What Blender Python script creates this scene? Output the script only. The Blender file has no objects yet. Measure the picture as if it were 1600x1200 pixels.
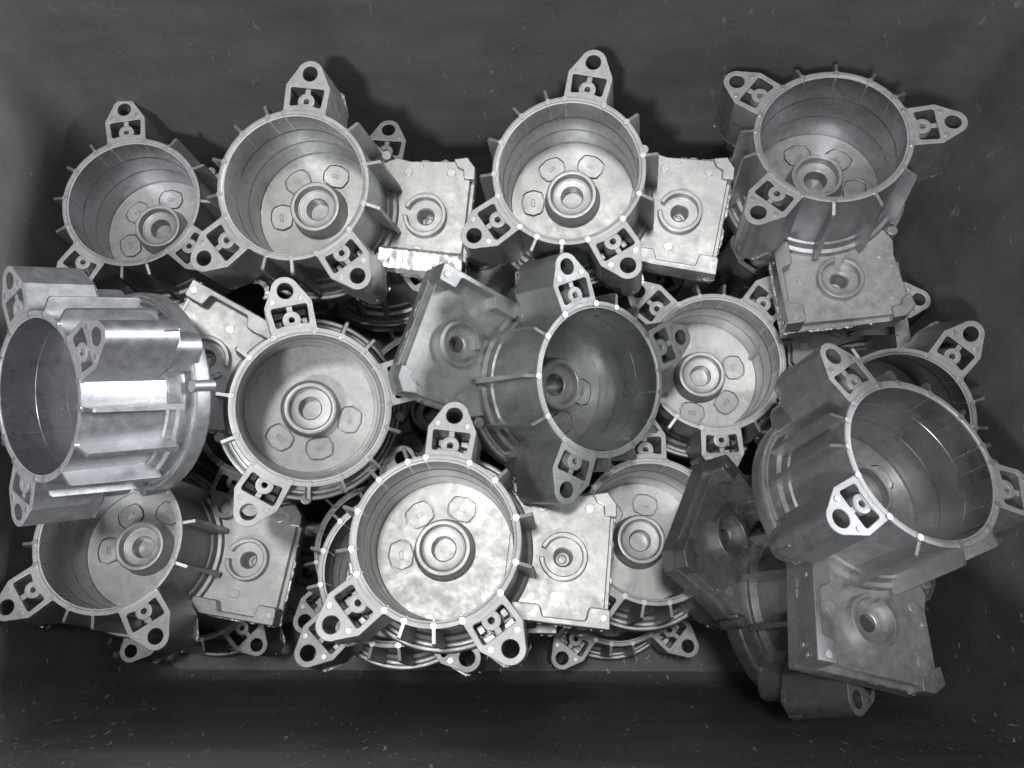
import bpy, math, random
from mathutils import Matrix, Quaternion, Vector
random.seed(7)
C = bpy.context.scene.collection
S = 0.055                      # one drum radius, in metres
pi = math.pi
def rad(a): return a*pi/180

# ------------------------------------------------------------------ camera
sc = bpy.context.scene
FPX = 1275.3
cd = bpy.data.cameras.new('camera'); cam = bpy.data.objects.new('camera', cd); C.objects.link(cam)
cd.sensor_width = 36; cd.lens = FPX/1600*36; cd.clip_start = .01; cd.clip_end = 50
W = Matrix(((0.99955, 0.00901, 0.02863), (0, 0.95385, -0.30027), (-0.03001, 0.30013, 0.95342)))
cam.matrix_world = Matrix.Translation((0, 0, 15.2*S)) @ W.to_4x4()
sc.camera = cam

# ------------------------------------------------------------------ light
w = bpy.data.worlds.new('World'); sc.world = w; w.use_nodes = True
wn = w.node_tree.nodes; wl = w.node_tree.links
bg = wn['Background']; bg.inputs[1].default_value = 1.0
# hall around the bin: bright ceiling overhead, dim towards the horizon
wt = wn.new('ShaderNodeTexCoord'); ws = wn.new('ShaderNodeSeparateXYZ'); wr = wn.new('ShaderNodeValToRGB')
wl.new(wt.outputs['Generated'], ws.inputs[0]); wl.new(ws.outputs[2], wr.inputs[0]); wl.new(wr.outputs[0], bg.inputs[0])
wr.color_ramp.elements[0].position = .45; wr.color_ramp.elements[0].color = (.012, .0125, .013, 1)
wr.color_ramp.elements[1].position = 1.0; wr.color_ramp.elements[1].color = (.30, .306, .312, 1)
e = wr.color_ramp.elements.new(.72); e.color = (.062, .064, .066, 1)
def lamp(name, loc, target, size, power, col, sy=None):
    d = bpy.data.lights.new(name, 'AREA'); d.shape = 'RECTANGLE' if sy else 'DISK'; d.size = size*S
    if sy: d.size_y = sy*S
    d.energy = power; d.color = col
    o = bpy.data.objects.new(name, d); C.objects.link(o); o.location = Vector(loc)*S
    o.rotation_euler = (Vector(target)-Vector(loc)).to_track_quat('-Z', 'Y').to_euler()
    return o
lamp('ceiling_lamp', (-2.8, 2.6, 46), (0, 3, 5), 4.5, 12.5, (1, .985, .96))
lamp('ceiling_lamp', (-9, -21, 36), (0, 3, 5), 4.0, 15, (.95, .98, 1))
lamp('side_lamp', (38, 11, 16.4), (-4, 3, 6), 14.0, 31, (.93, .965, 1), 7.5)
sc.view_settings.view_transform = 'Standard'; sc.view_settings.look = 'None'
sc.view_settings.exposure = .52; sc.view_settings.gamma = 1
sc.view_settings.use_curve_mapping = False

# ------------------------------------------------------------------ materials
def nodes(name):
    m = bpy.data.materials.new(name); m.use_nodes = True
    n = m.node_tree.nodes; l = m.node_tree.links
    return m, n, l, n['Principled BSDF']
def cast_metal(name, lo, hi, metallic, r0, r1, bump=.25):
    m, n, l, b = nodes(name)
    geo = n.new('ShaderNodeTexCoord'); oi = n.new('ShaderNodeObjectInfo')
    add = n.new('ShaderNodeVectorMath'); add.operation = 'MULTIPLY_ADD'
    l.new(oi.outputs['Location'], add.inputs[0]); add.inputs[1].default_value = (7, 9, 11); l.new(geo.outputs['Object'], add.inputs[2])
    def noise(scale, det, rough=.55, dist=0):
        t = n.new('ShaderNodeTexNoise'); t.inputs['Scale'].default_value = scale; t.inputs['Detail'].default_value = det
        t.inputs['Roughness'].default_value = rough; t.inputs['Distortion'].default_value = dist
        l.new(add.outputs[0], t.inputs['Vector']); return t
    def mr(src, a, b_, c, d):
        x = n.new('ShaderNodeMapRange'); l.new(src, x.inputs[0])
        for i, v in enumerate((a, b_, c, d)): x.inputs[i+1].default_value = v
        return x
    big = noise(34, 8, .68, .8); mid = noise(150, 4, .6); fine = noise(750, 4, .75)
    cr = n.new('ShaderNodeMix'); cr.data_type = 'RGBA'
    cr.inputs[6].default_value = lo; cr.inputs[7].default_value = hi
    f = mr(big.outputs[0], .25, .75, 0, 1)
    l.new(f.outputs[0], cr.inputs[0])
    mul = n.new('ShaderNodeMix'); mul.data_type = 'RGBA'; mul.blend_type = 'MULTIPLY'; mul.inputs[0].default_value = 1
    g = mr(mid.outputs[0], .3, .7, .86, 1.08); l.new(cr.outputs[2], mul.inputs[6]); l.new(g.outputs[0], mul.inputs[7])
    gr0 = mr(fine.outputs[0], .3, .7, .93, 1.06)
    smp = n.new('ShaderNodeMapping'); smp.inputs['Scale'].default_value = (330, 330, 14); l.new(add.outputs[0], smp.inputs['Vector'])
    stk = n.new('ShaderNodeTexNoise'); stk.inputs['Scale'].default_value = 1; stk.inputs['Detail'].default_value = 4; l.new(smp.outputs[0], stk.inputs['Vector'])
    sr = mr(stk.outputs[0], .32, .68, .95, 1.04)
    vo = n.new('ShaderNodeTexVoronoi'); vo.inputs['Scale'].default_value = 330; l.new(add.outputs[0], vo.inputs['Vector'])
    sc_ = n.new('ShaderNodeSeparateColor'); l.new(vo.outputs['Color'], sc_.inputs[0])
    dk = mr(vo.outputs['Distance'], .12, .2, 0, 1); kp = mr(sc_.outputs[0], .90, .92, 1, 0)
    mxx = n.new('ShaderNodeMath'); mxx.operation = 'MAXIMUM'; l.new(dk.outputs[0], mxx.inputs[0]); l.new(kp.outputs[0], mxx.inputs[1])
    pit = mr(mxx.outputs[0], 0, 1, .55, 1)
    mA = n.new('ShaderNodeMath'); mA.operation = 'MULTIPLY'; l.new(gr0.outputs[0], mA.inputs[0]); l.new(sr.outputs[0], mA.inputs[1])
    gr = n.new('ShaderNodeMath'); gr.operation = 'MULTIPLY'; l.new(mA.outputs[0], gr.inputs[0]); l.new(pit.outputs[0], gr.inputs[1])
    m2 = n.new('ShaderNodeMix'); m2.data_type = 'RGBA'; m2.blend_type = 'MULTIPLY'; m2.inputs[0].default_value = 1
    l.new(mul.outputs[2], m2.inputs[6]); l.new(gr.outputs[0], m2.inputs[7])
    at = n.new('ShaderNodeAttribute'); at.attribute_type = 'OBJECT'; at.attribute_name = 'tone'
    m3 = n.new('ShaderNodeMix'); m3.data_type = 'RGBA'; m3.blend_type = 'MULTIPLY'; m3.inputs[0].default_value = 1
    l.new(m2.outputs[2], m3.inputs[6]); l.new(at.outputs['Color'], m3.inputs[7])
    l.new(m3.outputs[2], b.inputs['Base Color'])
    b.inputs['Metallic'].default_value = metallic
    ra = mr(mid.outputs[0], .3, .7, r0, r1)
    rb = mr(big.outputs[0], .35, .68, .05, -.05)
    ad = n.new('ShaderNodeMath'); ad.operation = 'ADD'; l.new(ra.outputs[0], ad.inputs[0]); l.new(rb.outputs[0], ad.inputs[1])
    l.new(ad.outputs[0], b.inputs['Roughness'])
    b1 = n.new('ShaderNodeBump'); b1.inputs['Strength'].default_value = bump; b1.inputs['Distance'].default_value = .00035
    l.new(mid.outputs[0], b1.inputs['Height'])
    b2 = n.new('ShaderNodeBump'); b2.inputs['Strength'].default_value = bump*.7; b2.inputs['Distance'].default_value = .00006
    l.new(fine.outputs[0], b2.inputs['Height']); l.new(b1.outputs[0], b2.inputs['Normal'])
    l.new(b2.outputs[0], b.inputs['Normal'])
    return m
M_CAST = cast_metal('cast_aluminium', (.43, .43, .44, 1), (.56, .565, .56, 1), .80, .38, .52)
M_PAD = cast_metal('cast_aluminium_face', (.50, .50, .50, 1), (.62, .62, .61, 1), .78, .40, .55)
M_PIN = cast_metal('ejector_face', (.54, .54, .55, 1), (.66, .66, .66, 1), .65, .28, .38)
M_FACE = cast_metal('matte_parting_face', (.48, .48, .49, 1), (.58, .58, .58, 1), .42, .46, .58)
M_BORE = cast_metal('drawn_bore', (.47, .47, .48, 1), (.54, .54, .54, 1), .95, .27, .35, .06)
M_FOIL = cast_metal('torn_flash', (.78, .78, .80, 1), (.92, .92, .93, 1), .6, .24, .4, .5)

def bin_plastic():
    m, n, l, b = nodes('dark_bin_plastic')
    tc = n.new('ShaderNodeTexCoord')
    def tex(kind, scale, vec=None, **kw):
        t = n.new(kind); t.inputs['Scale'].default_value = scale
        for k, v in kw.items(): t.inputs[k].default_value = v
        l.new(vec or tc.outputs['Object'], t.inputs['Vector']); return t
    def mr(src, a, b_, c, d):
        x = n.new('ShaderNodeMapRange'); l.new(src, x.inputs[0])
        for i, v in enumerate((a, b_, c, d)): x.inputs[i+1].default_value = v
        return x
    def mul(a, c):
        x = n.new('ShaderNodeMath'); x.operation = 'MULTIPLY'; l.new(a, x.inputs[0]); l.new(c, x.inputs[1]); return x.outputs[0]
    def mx(a, c):
        x = n.new('ShaderNodeMath'); x.operation = 'MAXIMUM'; l.new(a, x.inputs[0]); l.new(c, x.inputs[1]); return x.outputs[0]
    cloud = tex('ShaderNodeTexNoise', 9, Detail=6, Roughness=.6)
    warp = tex('ShaderNodeTexNoise', 45, Detail=3)
    wv = n.new('ShaderNodeVectorMath'); wv.operation = 'MULTIPLY_ADD'
    l.new(warp.outputs['Color'], wv.inputs[0]); wv.inputs[1].default_value = (.022, .022, .022); l.new(tc.outputs['Object'], wv.inputs[2])
    def scratch(scale, rot, stretch, thr, keep):
        mp = n.new('ShaderNodeMapping'); mp.inputs['Rotation'].default_value = rot; mp.inputs['Scale'].default_value = stretch
        l.new(wv.outputs[0], mp.inputs['Vector'])
        v = tex('ShaderNodeTexVoronoi', scale, mp.outputs[0]); v.feature = 'F1'
        d = mr(v.outputs['Distance'], thr*.5, thr, 1, 0)
        sp = n.new('ShaderNodeSeparateColor'); l.new(v.outputs['Color'], sp.inputs[0])
        k = mr(sp.outputs[0], keep, keep+.02, 0, 1)
        s2 = mr(sp.outputs[1], 0, 1, .25, 1)
        return mul(mul(d.outputs[0], k.outputs[0]), s2.outputs[0])
    s = mx(scratch(150, (.4, .2, .5), (1, .16, .16), .16, .5), scratch(330, (.1, -.3, -.7), (1, .2, .2), .18, .5))
    s = mx(s, scratch(420, (.3, .9, .1), (.3, 1, 1), .16, .62))
    s = mx(s, scratch(520, (0, 0, 0), (1, 1, 1), .2, .7))
    area = tex('ShaderNodeTexNoise', 14, Detail=5, Roughness=.7)
    s = mul(s, mr(area.outputs[0], .40, .60, .25, 1.0).outputs[0])
    # the wall nearest the worker is the most scraped
    sx = n.new('ShaderNodeSeparateXYZ'); l.new(tc.outputs['Object'], sx.inputs[0])
    s = mul(s, mr(sx.outputs[1], -.03, .12, 1.3, .3).outputs[0])
    mpx = n.new('ShaderNodeMapping'); mpx.inputs['Scale'].default_value = (7, 24, 26); l.new(tc.outputs['Object'], mpx.inputs['Vector'])
    strk = tex('ShaderNodeTexNoise', 1, mpx.outputs[0], Detail=6, Roughness=.65)
    c1 = n.new('ShaderNodeMix'); c1.data_type = 'RGBA'; c1.inputs[6].default_value = (.105, .105, .102, 1); c1.inputs[7].default_value = (.17, .168, .16, 1)
    av = n.new('ShaderNodeMath'); av.operation = 'MULTIPLY_ADD'; l.new(strk.outputs[0], av.inputs[0]); av.inputs[1].default_value = .5
    hf = n.new('ShaderNodeMath'); hf.operation = 'MULTIPLY'; l.new(cloud.outputs[0], hf.inputs[0]); hf.inputs[1].default_value = .5; l.new(hf.outputs[0], av.inputs[2])
    l.new(mr(av.outputs[0], .38, .62, 0, 1).outputs[0], c1.inputs[0])
    c2 = n.new('ShaderNodeMix'); c2.data_type = 'RGBA'; l.new(c1.outputs[2], c2.inputs[6]); c2.inputs[7].default_value = (.75, .75, .73, 1)
    l.new(s, c2.inputs[0]); l.new(c2.outputs[2], b.inputs['Base Color'])
    l.new(mr(cloud.outputs[0], .3, .7, .42, .62).outputs[0], b.inputs['Roughness'])
    bp = n.new('ShaderNodeBump'); bp.inputs['Strength'].default_value = .35; bp.inputs['Distance'].default_value = .0006
    nf = tex('ShaderNodeTexNoise', 260, Detail=4)
    l.new(nf.outputs[0], bp.inputs['Height']); l.new(bp.outputs[0], b.inputs['Normal'])
    return m
M_BIN = bin_plastic()

# ------------------------------------------------------------------ mesh helpers (units: drum radii)
class MB:
    def __init__(s): s.v = []; s.f = []; s.m = []
    def add(s, v, f, fn=None, mi=0):
        o = len(s.v); s.v += [fn(*p) if fn else tuple(p) for p in v]
        s.f += [[i+o for i in q] for q in f]; s.m += [mi]*len(f); return s
    def mesh(s, name, mats, smooth=20, pick=None):
        me = bpy.data.meshes.new(name); me.from_pydata([(a*S, b*S, c*S) for a, b, c in s.v], [], s.f)
        for m in mats: me.materials.append(m)
        me.polygons.foreach_set('material_index', s.m)
        me.polygons.foreach_set('use_smooth', [True]*len(s.f))
        if pick:
            for p in me.polygons:
                c = p.center/S; k = pick(c, p.normal, p.material_index)
                if k is not None: p.material_index = k
        me.validate(); me.set_sharp_from_angle(angle=rad(smooth)); me.update()
        return me
def fillet(pts, r, n=7):
    out = []; N = len(pts)
    for i in range(N):
        p = Vector(pts[i][:2]); a = Vector(pts[i-1][:2]); b = Vector(pts[(i+1) % N][:2])
        ri = pts[i][2] if len(pts[i]) > 2 else r
        u = (a-p); v = (b-p); lu = u.length; lv = v.length; u.normalize(); v.normalize()
        ang = u.angle(v)
        if ang > rad(172) or ri <= 0: out.append((p.x, p.y)); continue
        t = min(ri/math.tan(ang/2), lu*.48, lv*.48)
        p0 = p+u*t; p1 = p+v*t
        for k in range(n+1):
            q = k/n; x = (p0*(1-q)**2 + p*2*q*(1-q) + p1*q*q); out.append((x.x, x.y))
    return out
def circ(x, y, r, n=32, a0=0): return [(x+r*math.cos(a0+2*pi*k/n), y+r*math.sin(a0+2*pi*k/n)) for k in range(n)]
def arc(r, a, b, n): return [(r*math.cos(rad(a+(b-a)*k/n)), r*math.sin(rad(a+(b-a)*k/n))) for k in range(n+1)]
def prism(loops, z0, z1, bev=.008):
    """solid between z0 and z1 bounded by loops[0], with the other loops as holes; rounded edges"""
    cu = bpy.data.curves.new('tmp', 'CURVE'); cu.dimensions = '2D'; cu.fill_mode = 'BOTH'
    h = abs(z1-z0)/2; bev = min(bev, h*.8)
    cu.extrude = h-bev; cu.bevel_depth = bev; cu.bevel_resolution = 1; cu.offset = -bev
    for lp in loops:
        sp = cu.splines.new('POLY'); sp.points.add(len(lp)-1)
        for k, p in enumerate(lp): sp.points[k].co = (p[0], p[1], 0, 1)
        sp.use_cyclic_u = True
    o = bpy.data.objects.new('tmp', cu); C.objects.link(o)
    dg = bpy.context.evaluated_depsgraph_get(); me = bpy.data.meshes.new_from_object(o.evaluated_get(dg))
    zc = (z0+z1)/2
    v = [(p.co.x, p.co.y, p.co.z+zc) for p in me.vertices]; f = [list(p.vertices) for p in me.polygons]
    bpy.data.objects.remove(o); bpy.data.curves.remove(cu); bpy.data.meshes.remove(me)
    return v, f
def lathe(prof, segs=120, r=.01, cx=0, cy=0):
    pr = []; N = len(prof)
    for i, p in enumerate(prof):
        if i in (0, N-1): pr.append(p); continue
        P = Vector(p); a = Vector(prof[i-1])-P; b = Vector(prof[i+1])-P
        la, lb = a.length, b.length
        if a.angle(b) > rad(165): pr.append(p); continue
        a.normalize(); b.normalize(); t = min(r, la*.4, lb*.4)
        for q in (0, .5, 1):
            x = (P+a*t)*(1-q)**2 + P*2*q*(1-q) + (P+b*t)*q*q; pr.append((x.x, x.y))
    v = []; f = []; n = len(pr)
    for k in range(segs):
        c, s_ = math.cos(2*pi*k/segs), math.sin(2*pi*k/segs)
        v += [(cx+rr*c, cy+rr*s_, z) for rr, z in pr]
    for k in range(segs):
        for j in range(n-1):
            a = k*n+j; b = ((k+1) % segs)*n+j; f.append([a, a+1, b+1, b])
    return v, f
def rot(a):
    c, s_ = math.cos(rad(a)), math.sin(rad(a))
    return lambda x, y, z: (x*c-y*s_, x*s_+y*c, z)

# ------------------------------------------------------------------ setting: the bin
def prop(o, label=None, cat=None, group=None, kind=None):
    if label: o['label'] = label
    if cat: o['category'] = cat
    if group: o['group'] = group
    if kind: o['kind'] = kind
    return o
def link(name, me, parent=None):
    o = bpy.data.objects.new(name, me); C.objects.link(o)
    if parent: o.parent = parent
    return o
X0, X1, Y0, Y1, HB = -6.8, 5.58, -.63, 7.15, 7.3
def build_bin():
    root = bpy.data.objects.new('plastic_bin', None); C.objects.link(root)
    prop(root, 'deep black scuffed plastic bin holding the whole heap of metal castings', 'bin')
    def bx(z): return X0-.045*z, X1+.10*z, Y0-.12*z, Y1+.10*z
    def ring(z, o=0, R_=.55, n=8):
        a, b, c, d = bx(z); a -= o; b += o; c -= o; d += o; R_ = R_+o
        out = []
        for (x, y, s_) in ((b-R_, d-R_, 0), (a+R_, d-R_, 90), (a+R_, c+R_, 180), (b-R_, c+R_, 270)):
            out += [(x+R_*math.cos(rad(s_+90*k/n)), y+R_*math.sin(rad(s_+90*k/n)), z) for k in range(n+1)]
        return out
    # side walls, one per side; each takes half of the two rounded corners
    NR = 9*4
    zs = [.0, .12, .4] + [.4+(HB-.4)*k/12 for k in range(1, 13)]
    rings = []
    for i, z in enumerate(zs):
        inset = -.14 if i == 0 else (-.04 if i == 1 else 0)
        rings.append(ring(z, inset))
    def wob(p):
        x, y, z = p
        return (x+.02*math.sin(y*1.3+z*.5), y+.025*math.sin(x*.9+z*.7)+.012*math.sin(x*2.3+1), z)
    th = .32
    sides = {'long_wall_far': (4, 13), 'short_wall_a': (13, 22), 'long_wall_near': (22, 31), 'short_wall_b': (31, 40)}
    for nm, (i0, i1) in sides.items():
        mb = MB(); idx = [i % NR for i in range(i0, i1+1)]; n = len(idx)
        sub = 1
        v = []; f = []
        for rg in rings: v += [wob(rg[i]) for i in idx]
        nz = len(rings)
        for z in range(nz-1):
            for k in range(n-1): f.append([z*n+k, (z+1)*n+k, (z+1)*n+k+1, z*n+k+1])
        o = len(v)
        outer = [ring(z, th) for z in zs]
        for rg in outer: v += [wob(rg[i]) for i in idx]
        for z in range(nz-1):
            for k in range(n-1): f.append([o+z*n+k, o+z*n+k+1, o+(z+1)*n+k+1, o+(z+1)*n+k])
        for k in range(n-1):
            f.append([(nz-1)*n+k, o+(nz-1)*n+k, o+(nz-1)*n+k+1, (nz-1)*n+k+1])
            f.append([k, k+1, o+k+1, o+k])
        mb.add(v, f); link('side_wall', mb.mesh('side_wall', [M_BIN], 40), root)
    mb = MB(); r0 = [wob((x, y, 0)) for x, y, z in ring(0, .0)]
    v = [(x, y, 0.0) for x, y, z in r0]+[(x, y, -.25) for x, y, z in r0]; N = len(r0)
    mb.add(v, [list(range(N)), list(range(2*N-1, N-1, -1))]+[[i, N+i, N+(i+1) % N, (i+1) % N] for i in range(N)])
    link('bin_floor', mb.mesh('bin_floor', [M_BIN]), root)
    # rolled rim lip
    mb = MB(); a = ring(HB, -.03); b = ring(HB, .62); N = len(a)
    def up(L, z): return [(x, y, z) for x, y, _ in L]
    v = up(a, HB-.06)+up(a, HB+.06)+up(b, HB+.06)+up(b, HB-.3)+up(ring(HB, .5), HB-.3)+up(ring(HB, .5), HB-.06)
    f = []
    for j in range(5):
        for i in range(N): f.append([j*N+i, j*N+(i+1) % N, (j+1)*N+(i+1) % N, (j+1)*N+i])
    for i in range(N): f.append([5*N+i, 5*N+(i+1) % N, (i+1) % N, i])
    mb.add(v, f); link('rim', mb.mesh('rim', [M_BIN]), root)
build_bin()

# ------------------------------------------------------------------ one housing, part by part
FINS = [118.5, 142, 168, 194, 258, 278, 351.5, 22, 52]
WALLS = [74, 105.3, 211.5, 242.6, 297.6, 328.7]
EARS = [90, 227.06, 313.16]
def drum_mesh():
    mb = MB()
    inner = [(.30, -1.215), (.872, -1.20)]
    prof = [(.866, -1.2), (.876, -1.17), (.880, -.80), (.886, -.79), (.888, -.42), (.896, -.41), (.899, -.012), (.925, -.012), (.932, 0), (.985, 0), (1.0, -1.1)]
    mb.add(*lathe(prof, 144, .006))
    # floor with a shallow moat round each badge
    loops = [circ(0, 0, .872, 120), circ(0, 0, .33, 64)]
    for a in BADGES: loops.append([rot(a)(x+.56, y, 0)[:2] for x, y in badge_outline(.017)])
    mb.add(*prism(loops, -1.235, -1.2, .004), mi=2)
    mb.add(*lathe([(.87, -1.24), (.0, -1.24)], 96))
    for a in FINS+WALLS:      # soft ribs left by the mould on the bore
        v, f = prism([[(.892, -.009), (.90, -.009), (.90, .009), (.892, .009)]], -.40, -.03, .002)
        mb.add(v, f, rot(a))
        mb.add(*prism([circ(.957, 0, .040, 20)], -.05, .010, .004), fn=rot(a), mi=1)
    def pick(c, n, mi):
        r = math.hypot(c.x, c.y)
        if mi == 0 and c.z > -.02 and n.z > .6: return 3
        if mi == 0 and r < .915 and -1.19 < c.z < -.012: return 4
    return mb.mesh('drum', [M_CAST, M_PIN, M_PAD, M_FACE, M_BORE], pick=pick)
def badge_outline(g=0):
    out = []
    for k in range(56):
        t = 2*pi*k/56
        r = .168-.006*math.cos(4*t)+.0045*math.cos(8*t)+g
        out.append((r*math.cos(t)*.92, r*math.sin(t)*1.07))
    return out
BADGES = [75, 134, 194]
def badge_mesh():
    mb = MB()
    mb.add(*prism([badge_outline()], -1.235, -1.188, .006))
    mb.add(*prism([fillet([(-.028, -.058), (.028, -.058), (.028, .058), (-.028, .058)], .015), fillet([(-.018, -.047), (.018, -.047), (.018, .047), (-.018, .047)], .01)], -1.205, -1.176, .003))
    mb.add(*prism([fillet([(-.009, -.03), (.009, -.03), (.009, .03), (-.009, .03)], .006)], -1.205, -1.177, .002))
    return MBshift(mb, .56).mesh('casting_badge', [M_PAD])
def MBshift(mb, dx, dy=0, dz=0):
    mb.v = [(x+dx, y+dy, z+dz) for x, y, z in mb.v]; return mb
def hub_mesh():
    return MB().add(*lathe([(.40, -1.203), (.375, -1.185), (.352, -.93), (.340, -.912), (.292, -.912), (.279, -.93), (.272, -1.035), (.255, -1.035), (.255, -1.05), (.16, -1.045), (.146, -1.06), (.14, -1.43), (.0, -1.43)], 96, .008)).mesh('bearing_hub', [M_PAD, M_BORE], pick=lambda c, n, mi: 1 if math.hypot(c.x, c.y) < .15 and -1.42 < c.z < -1.055 else None)
def flange_mesh():
    mb = MB()
    mb.add(*lathe([(.985, -.99), (1.03, -1.01), (1.06, -1.09), (1.115, -1.10), (1.13, -1.15), (1.135, -1.25), (1.185, -1.25), (1.195, -1.20), (1.245, -1.20), (1.262, -1.24), (1.262, -1.40), (1.22, -1.45), (1.0, -1.455), (.95, -1.44), (.3, -1.44), (.28, -1.47), (0, -1.47)], 144, .012))
    for a in (48, 205, 118):
        mb.add(*prism([circ(1.235, 0, .075, 24)], -1.46, -1.165, .012), fn=rot(a))
    return mb.mesh('back_flange', [M_CAST])
def fin_mesh():
    v, f = prism([[(.975, -.004), (1.01, -.014), (1.145, -.05), (1.155, -.07), (1.185, -1.08), (1.17, -1.125), (.99, -1.125)]], -.5, .5, .12)
    # prism lies in x,y: map to r,z with thickness growing towards the flange
    def fn(x, y, z): return (x, z*(.038+.030*(-y)), y)
    v, f = prism([[(.975, -.004), (1.01, -.012), (1.142, -.045), (1.16, -.07), (1.205, -1.09), (1.19, -1.125), (.99, -1.125)]], -.5, .5, .01)
    return MB().add(v, f, fn).mesh('cooling_fin', [M_CAST])
def ear_fn(x, y, z):
    k = 1+.05*(-z); return (x*k, y+.05*(-z)*max(0, min(1, (y-1.1)/.3)), z)
def ear_mesh():
    mb = MB()
    tip = [(0+.176*math.cos(rad(a)), 1.469+.176*math.sin(rad(a))) for a in range(18, 163, 9)]
    base = [(.978*math.cos(rad(a)), .978*math.sin(rad(a))) for a in (106.5, 98, 90, 82, 73.5)]
    outer = base + [(.292, 1.30)] + tip + [(-.292, 1.30)]
    pocket = fillet([(-.225, 1.275), (-.205, 1.022), (-.1, 1.045), (.1, 1.045), (.205, 1.022), (.225, 1.275)], .035)
    hole = circ(0, 1.469, .099, 32)
    mb.add(*prism([outer, pocket, hole], -.84, -.002, .009), fn=ear_fn)
    # pocket floor with raised pads, bolt bore closed at the back
    ins = base + [(.28, 1.29)] + [(0+.15*math.cos(rad(a)), 1.469+.15*math.sin(rad(a))) for a in range(18, 163, 12)] + [(-.28, 1.29)]
    mb.add(*prism([ins, circ(0, 1.469, .102, 32)], -.84, -.70, .006), fn=ear_fn)
    for sx in (-1, 1):
        mb.add(*prism([fillet([(sx*.20, 1.05), (sx*.12, 1.05), (sx*.12, 1.15), (sx*.20, 1.15)][::sx], .01)], -.71, -.42, .01), fn=ear_fn)
        mb.add(*prism([fillet([(sx*.21, 1.18), (sx*.07, 1.20), (sx*.07, 1.27), (sx*.21, 1.27)][::sx], .01)], -.71, -.52, .01), fn=ear_fn)
    # slimmer tail running down to the flange
    tail = base + [(.26, 1.16)] + [(0+.16*math.cos(rad(a)), 1.22+.15*math.sin(rad(a))) for a in range(20, 161, 8)] + [(-.26, 1.16)]
    mb.add(*prism([tail], -1.30, -.83, .02), fn=ear_fn)
    # rib between post and bolt end, web between post and rim
    mb.add(*prism([[(-.036, 1.19), (.036, 1.19), (.036, 1.285), (-.036, 1.285)]], -.5, -.035, .008))
    mb.add(*prism([fillet([(-.12, .99), (.12, .99), (.085, 1.07), (-.085, 1.07)], .0)], -.5, -.012, .006))
    for sx in (-1, 1): mb.add(*prism([circ(sx*.178, 1.355, .036, 22)], -.02, .006, .004), mi=1)
    # thin ridge of flash low on the outer side
    mb.add(*prism([[(.0, 1.66), (.02, 1.70), (.05, 1.66)]], -.84, -.66, .004))
    return mb.mesh('mounting_ear', [M_CAST, M_PIN, M_FACE], pick=lambda c, n, mi: 2 if mi == 0 and c.z > -.06 and n.z > .6 else None)
def post_mesh():
    return MB().add(*lathe([(.112, -.69), (.110, -.024), (.106, -.018), (.042, -.018), (.037, -.026), (.036, -.66), (0, -.66)], 32, .005, 0, 1.102)).mesh('screw_post', [M_FACE])
PL = [(.80, -.705), (2.10, -.685), (2.085, -.45), (2.075, .2), (2.06, .78), (1.94, .945), (1.18, .868), (.98, .90), (.80, .80)]
def plate_mesh():
    mb = MB(); o = fillet(PL, .03)
    mb.add(*prism([o, circ(1.508, .10, .118, 32)], -1.285, -1.17, .012))
    wide = fillet([(.80, -.735), (2.155, -.715), (2.13, .2), (2.115, .80), (1.97, .985), (1.18, .905), (.95, .94), (.80, .80)], .03)
    mb.add(*prism([wide, circ(1.508, .10, .10, 32)], -1.50, -1.275, .012))
    mb.add(*lathe([(.118, -1.19), (.104, -1.20), (.098, -1.28), (.092, -1.48), (.06, -1.48), (.05, -1.47), (0, -1.47)], 32, .004, 1.508, .10))
    for (x, y, r) in ((1.178, .707, .062), (1.787, .759, .062), (1.452, -.394, .062), (1.35, .82, .03)):
        mb.add(*prism([circ(x, y, r, 24)], -1.19, -1.160, .005), mi=1)
    return mb.mesh('gearbox_plate', [M_PAD, M_PIN])
def lip_mesh():
    mb = MB()
    out = [(.93, -.735), (2.158, -.718), (2.145, -.475, .05), (1.885, -.475, .05), (1.86, -.645, .04), (1.33, -.655, .04), (1.27, -.52, .04), (.93, -.52)]
    mb.add(*prism([fillet(out, .02)], -1.30, -.955, .012), fn=lambda x, y, z: (x, y, z-.03*max(0, 2-x)))
    mb.add(*prism([circ(2.07, -.59, .045, 20)], -.97, -.945, .004), mi=1)
    for (x, z) in ((1.0, -1.18), (1.18, -1.12), (1.95, -1.2), (2.07, -1.12)):
        v, f = prism([circ(x, z, .03, 22)], .728, .742, .003); mb.add(v, f, lambda a, b, c: (a, -c, b), 1)
    return mb.mesh('raised_edge', [M_CAST, M_PIN])
def tab_mesh():
    return MB().add(*prism([fillet([(1.80, .94), (1.86, .84, .03), (1.955, .80), (1.975, .68), (2.135, .68), (2.12, .85), (1.99, .99)], .02)], -1.29, -1.10, .014)).mesh('corner_tab', [M_CAST])
def ring_mesh():
    a0, a1 = -173, 163
    lp = [(1.508+x, .10+y) for x, y in arc(.305, a0, a1, 60)+arc(.243, a1, a0, 50)]
    mb = MB().add(*prism([lp], -1.2, -1.055, .012))
    return mb.mesh('bearing_ring', [M_CAST])
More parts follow.
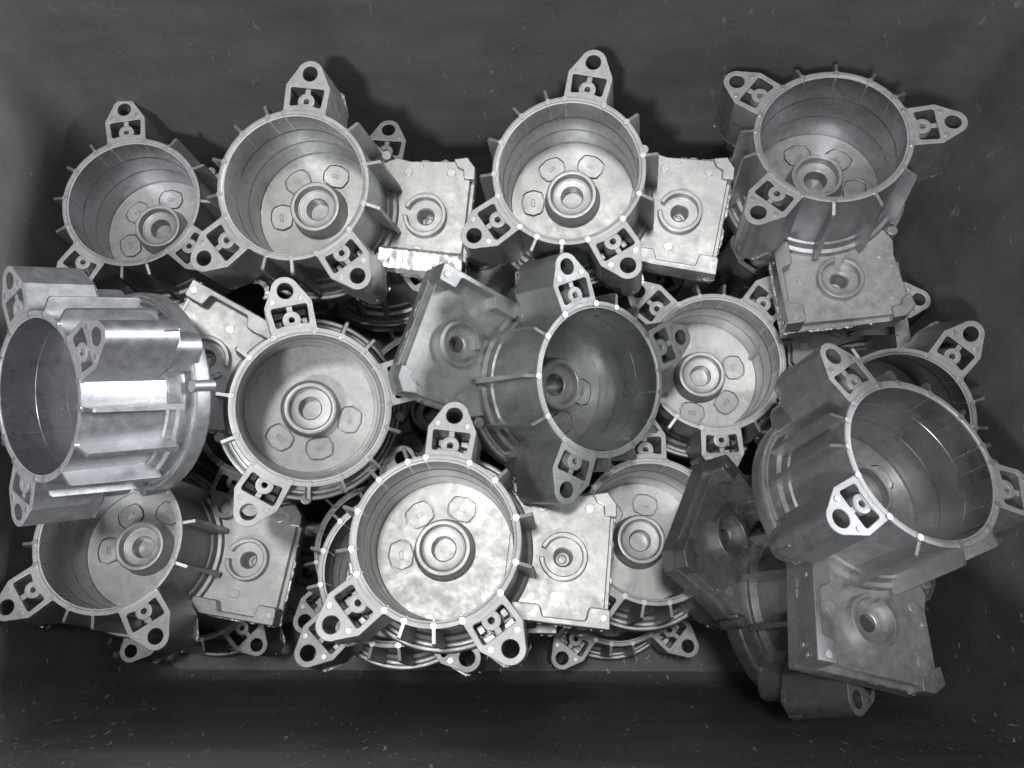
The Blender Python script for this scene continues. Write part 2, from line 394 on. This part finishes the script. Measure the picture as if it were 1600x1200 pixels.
def flash_mesh(seed, path, z, h):
    """a thin torn fringe along a parting line"""
    rnd = random.Random(seed); mb = MB(); v = []; f = []
    pts = []
    for (a, b) in zip(path[:-1], path[1:]):
        A, B = Vector(a), Vector(b); n = max(2, int((B-A).length/.02)); nx = Vector(((B-A).y, -(B-A).x)).normalized()
        for k in range(n): pts.append((A+(B-A)*(k/n), nx))
    amp = 0
    for p, nx in pts:
        amp = max(0, min(1, amp+rnd.uniform(-.35, .35))); q = p+nx*(h*amp*amp)
        dz = rnd.uniform(-.006, .006)
        v += [(p.x, p.y, z-.004), (q.x, q.y, z+dz-.002), (q.x, q.y, z+dz+.002), (p.x, p.y, z+.004)]
    for k in range(len(pts)-1):
        a = 4*k; b = a+4
        f += [[a, b, b+1, a+1], [a+1, b+1, b+2, a+2], [a+2, b+2, b+3, a+3]]
    mb.add(v, f); return mb
def plate_flash_mesh(seed=3):
    mb = flash_mesh(seed, [(.95, -.73), (2.15, -.712), (2.128, .2), (2.112, .80), (1.97, .982), (1.3, .91)], -1.29, .035)
    return mb.mesh('casting_flash', [M_CAST])
def ear_flash_mesh(seed=5):
    mb = MB()
    p = [(.30, 1.0), (.305, 1.31), (.2, 1.6), (.0, 1.685), (-.2, 1.6), (-.305, 1.31), (-.30, 1.0)]
    fl = flash_mesh(seed, [(-x, y) for x, y in p], -.845, .045)
    mb.add(fl.v, fl.f); return mb.mesh('casting_flash', [M_CAST])

def flange_flash_mesh(seed=2):
    a = flash_mesh(seed, [(1.258*math.cos(rad(t)), 1.258*math.sin(rad(t))) for t in range(360, -1, -6)], -1.33, .04)
    return a.mesh('casting_flash', [M_CAST])
def make_proto():
    root = bpy.data.objects.new('motor_housing', None); C.objects.link(root)
    link('drum', drum_mesh(), root)
    link('bearing_hub', hub_mesh(), root)
    bf = link('back_flange', flange_mesh(), root); link('casting_flash', flange_flash_mesh(), bf)
    bm_ = badge_mesh()
    for a in BADGES: o = link('casting_badge', bm_, root); o.rotation_euler.z = rad(a)
    fm = fin_mesh()
    for a in FINS: o = link('cooling_fin', fm, root); o.rotation_euler.z = rad(a)
    em = ear_mesh(); pm = post_mesh(); ef = ear_flash_mesh()
    for a in EARS:
        o = link('mounting_ear', em, root); o.rotation_euler.z = rad(a-90)
        link('screw_post', pm, o); link('casting_flash', ef, o)
    pl = link('gearbox_plate', plate_mesh(), root)
    link('bearing_ring', ring_mesh(), pl); link('raised_edge', lip_mesh(), pl); link('corner_tab', tab_mesh(), pl); link('casting_flash', plate_flash_mesh(), pl)
    return root
def copy_thing(src):
    r = src.copy(); C.objects.link(r)
    for ch in list(src.children):
        c = ch.copy(); C.objects.link(c); c.parent = r
        for g in list(ch.children):
            d = g.copy(); C.objects.link(d); d.parent = c
    return r
POSES = {
'H1':((-5.811, 6.059, 4.917),(0.995, 0.0547, 0.0181, 0.0817)),
'H2':((-3.065, 5.539, 6.149),(0.9917, 0.1075, -0.0115, -0.0698)),
'H3':((0.446, 5.75, 6.046),(0.9872, 0.0987, -0.0323, -0.1207)),
'H4':((3.843, 6.188, 6.056),(0.7212, 0.025, -0.047, -0.6907)),
'H5':((-5.705, 2.661, 6.431),(0.2151, -0.2471, -0.2073, 0.9218)),
'H6':((-2.766, 2.763, 5.564),(0.2382, 0.1703, -0.0846, 0.9524)),
'H7':((0.84, 3.126, 5.44),(0.1532, 0.2991, -0.0548, 0.9403)),
'H8':((2.519, 3.732, 4.319),(0.0167, 0.0014, 0.0595, -0.9981)),
'H9':((4.234, 1.885, 6.303),(0.6186, -0.1887, 0.0254, -0.7623)),
'H10':((4.727, 2.694, 4.776),(0.6459, 0.0905, -0.1283, 0.7471)),
'H11':((-5.64, 1.291, 4.525),(0.9959, -0.0021, 0.0067, -0.0901)),
'H12':((-1.159, 1.111, 5.824),(0.9979, -0.0014, 0.0071, -0.0639)),
'H13':((1.548, 1.416, 4.206),(0.9995, -0.0124, 0.0243, 0.0161)),
'H15':((-1.858, 0.899, 4.441),(0.9998, -0.0132, 0.0053, -0.015)),
'H14':((4.195, 0.555, 4.679),(0.2802, 0.3119, 0.1387, 0.8972)),
'H16':((-2.317, 1.296, 3.002),(0.9996, 0.0099, 0.0061, -0.0241)),
'H17':((1.286, 0.9, 1.633),(0.9987, 0.0188, 0.0197, 0.0437)),
'H18':((-2.303, 5.911, 4.674),(0.9991, -0.0112, 0.006, -0.0397)),
'H19':((-5.54, 0.964, 1.703),(0.9996, 0.0134, 0.0107, 0.0227)),
'H20':((-4.13, 3.278, 3.539),(0.136, 0.0121, -0.0138, 0.9905)),
'H21':((4.269, 4.837, 3.795),(0.9137, 0.0117, 0.0003, 0.4062)),
'H22':((-2.766, 6.388, 2.804),(0.9976, 0.0152, 0.0092, -0.0664)),
'H23':((-0.601, 4.633, 2.995),(0.916, 0.0077, 0.0089, -0.401)),

'H24':((-1.55, 3.45, 3.85),(0.642, .02, .03, 0.766)),
'H25':((1.0, 5.0, 3.3),(0.17, .03, -.02, 0.98)),
}
LABELS = {
'H1': 'silver housing in the upper left corner of the bin, leftmost of the back row',
'H2': 'silver back row housing with crumpled bright foil along its plate, second from left',
'H3': 'upright silver housing mid back row, one ear pointing at the far wall',
'H4': 'silver housing at the back right, ears left and right, its plate pointing towards the viewer',
'H5': 'shiny housing lying over on its side against the left wall, showing long fins',
'H6': 'silver housing left of centre with its plate pointing up and left under dark shadow',
'H7': 'tilted dull greenish grey housing in the centre, square plate raised to its left',
'H8': 'silver housing tucked under the central one, a single ear pointing at the viewer',
'H9': 'large tilted housing on top at the right, its plate jutting towards the lower edge',
'H10': 'housing with dark empty drum mostly hidden behind the large tilted one at right',
'H11': 'silver housing in the lower left corner, half shaded, plate pointing right',
'H12': 'brightly lit upright housing on top at the bottom centre, drum fully in view',
'H13': 'half covered housing with bright drum floor, left of the dark tipped one',
'H14': 'dark housing tipped onto its side at lower right, square plate facing up right',
'H15': 'housing directly beneath the bottom centre one, two ears showing below it',
'H16': 'lowest housing of the bottom centre stack, only a left ear and rim fins showing',
'H17': 'deep housing near the floor below the half covered one, two small ears showing',
'H18': 'housing in the second layer at the back, single ear showing above a square plate',
'H19': 'deep housing near the floor at lower left, ear tips showing under the front row',
'H20': 'shaded housing in the second layer left of centre, one ear showing behind a brighter ear',
'H21': 'deep housing on the right side, only a rounded ear end showing past a square plate',
'H22': 'deep housing in the dark gap left of the central plate, screw post showing',
'H24': 'deep shaded housing in the gap between the left, central and bottom centre ones',
'H25': 'deep shaded housing in the gap between the back row middle and central ones',
'H23': 'deep housing under the central one, rounded ear end showing left of its plate',
}
# tints: soot or release-agent stains on some, shade and light painted into others
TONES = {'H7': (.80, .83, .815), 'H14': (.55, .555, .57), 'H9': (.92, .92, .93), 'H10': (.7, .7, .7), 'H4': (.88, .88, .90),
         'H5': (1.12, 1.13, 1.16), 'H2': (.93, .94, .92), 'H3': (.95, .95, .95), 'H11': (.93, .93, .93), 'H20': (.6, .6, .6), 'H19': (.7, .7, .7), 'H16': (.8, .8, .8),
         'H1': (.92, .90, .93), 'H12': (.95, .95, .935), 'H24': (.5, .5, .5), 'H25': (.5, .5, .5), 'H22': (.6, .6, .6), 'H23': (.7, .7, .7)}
FV_F = [flange_flash_mesh(k) for k in (2, 19, 37)]; FV_E = [ear_flash_mesh(k) for k in (5, 11, 23, 31, 47)]; FV_P = [plate_flash_mesh(k) for k in (3, 8, 13, 29)]
proto = make_proto(); first = True
for k, (t, q) in POSES.items():
    o = proto if first else copy_thing(proto)
    first = False
    o.location = Vector(t)*S; o.rotation_mode = 'QUATERNION'; o.rotation_quaternion = Quaternion(q)
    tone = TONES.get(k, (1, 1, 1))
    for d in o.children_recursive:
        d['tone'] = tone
        if d.name.startswith('casting_flash'):
            d.data = random.choice(FV_P if d.parent.name.startswith('gearbox') else FV_F if d.parent.name.startswith('back') else FV_E)
    if k == 'H2':
        pl2 = [c for c in o.children if c.name.startswith('gearbox')][0]
        rnd = random.Random(4); mb = MB(); v = []; nx, ny = 34, 7
        for j in range(ny+1):
            for i in range(nx+1):
                e = .5-abs(j/ny-.5)
                v.append((.98+1.16*i/nx+rnd.uniform(-.006, .006), -.775+.36*j/ny+rnd.uniform(-.008, .008), -.945+rnd.uniform(-.007, .007)+.02*math.sin(i*.31+j*.9)*e-(.05 if j in (0, ny) else 0)))
        v = [(x, y, z) for x, y, z in v]
        f = [[j*(nx+1)+i, j*(nx+1)+i+1, (j+1)*(nx+1)+i+1, (j+1)*(nx+1)+i] for j in range(ny) for i in range(nx)]
        nv = len(v); v += [(x, y, z-.012) for x, y, z in v]; f += [[a+nv for a in q[::-1]] for q in f]
        mb.add(v, f); tf = link('torn_foil', mb.mesh('torn_foil', [M_FOIL], 25), pl2); tf['label'] = 'crumpled bright foil of torn metal'; tf['tone'] = (1, 1, 1)
    prop(o, LABELS[k], 'housing', 'die-cast motor housings heaped in the bin')

# ------------------------------------------------------------------ loose slivers of torn flash
def curl(loc, r, a0, a1, tilt, label, seed, wd=1):
    rnd = random.Random(seed); mb = MB(); v = []; n = 22
    for k in range(n+1):
        a = rad(a0+(a1-a0)*k/n); w = wd*(.035+.03*math.sin(pi*k/n)+rnd.uniform(-.006, .008)); rr = r+rnd.uniform(-.008, .008); z = rnd.uniform(-.01, .01)
        for q, dz in ((rr-w/2, -.008), (rr+w/2, -.008), (rr+w/2, .008), (rr-w/2, .008)):
            v.append((q*math.cos(a), q*math.sin(a), z+dz))
    f = [[4*k+j, 4*k+(j+1) % 4, 4*k+4+(j+1) % 4, 4*k+4+j] for k in range(n) for j in range(4)]
    f += [[0, 3, 2, 1], [4*n, 4*n+1, 4*n+2, 4*n+3]]
    mb.add(v, f); o = link('metal_sliver', mb.mesh('metal_sliver', [M_FOIL])); o['tone'] = (1, 1, 1)
    o.location = Vector(loc)*S; o.rotation_euler = tilt
    prop(o, label, 'sliver', 'slivers of torn flash')
curl((-3.844, 4.627, 4.9), .13, -60, 110, (.5, .2, .2), 'small bright curl of torn metal in the dark gap above the left of centre housing', 3)
curl((5.702, 6.341, 5.0), .42, 100, 140, (.7, .3, -.3), 'thin bright sliver against the right wall below the back right housing', 5, .35)
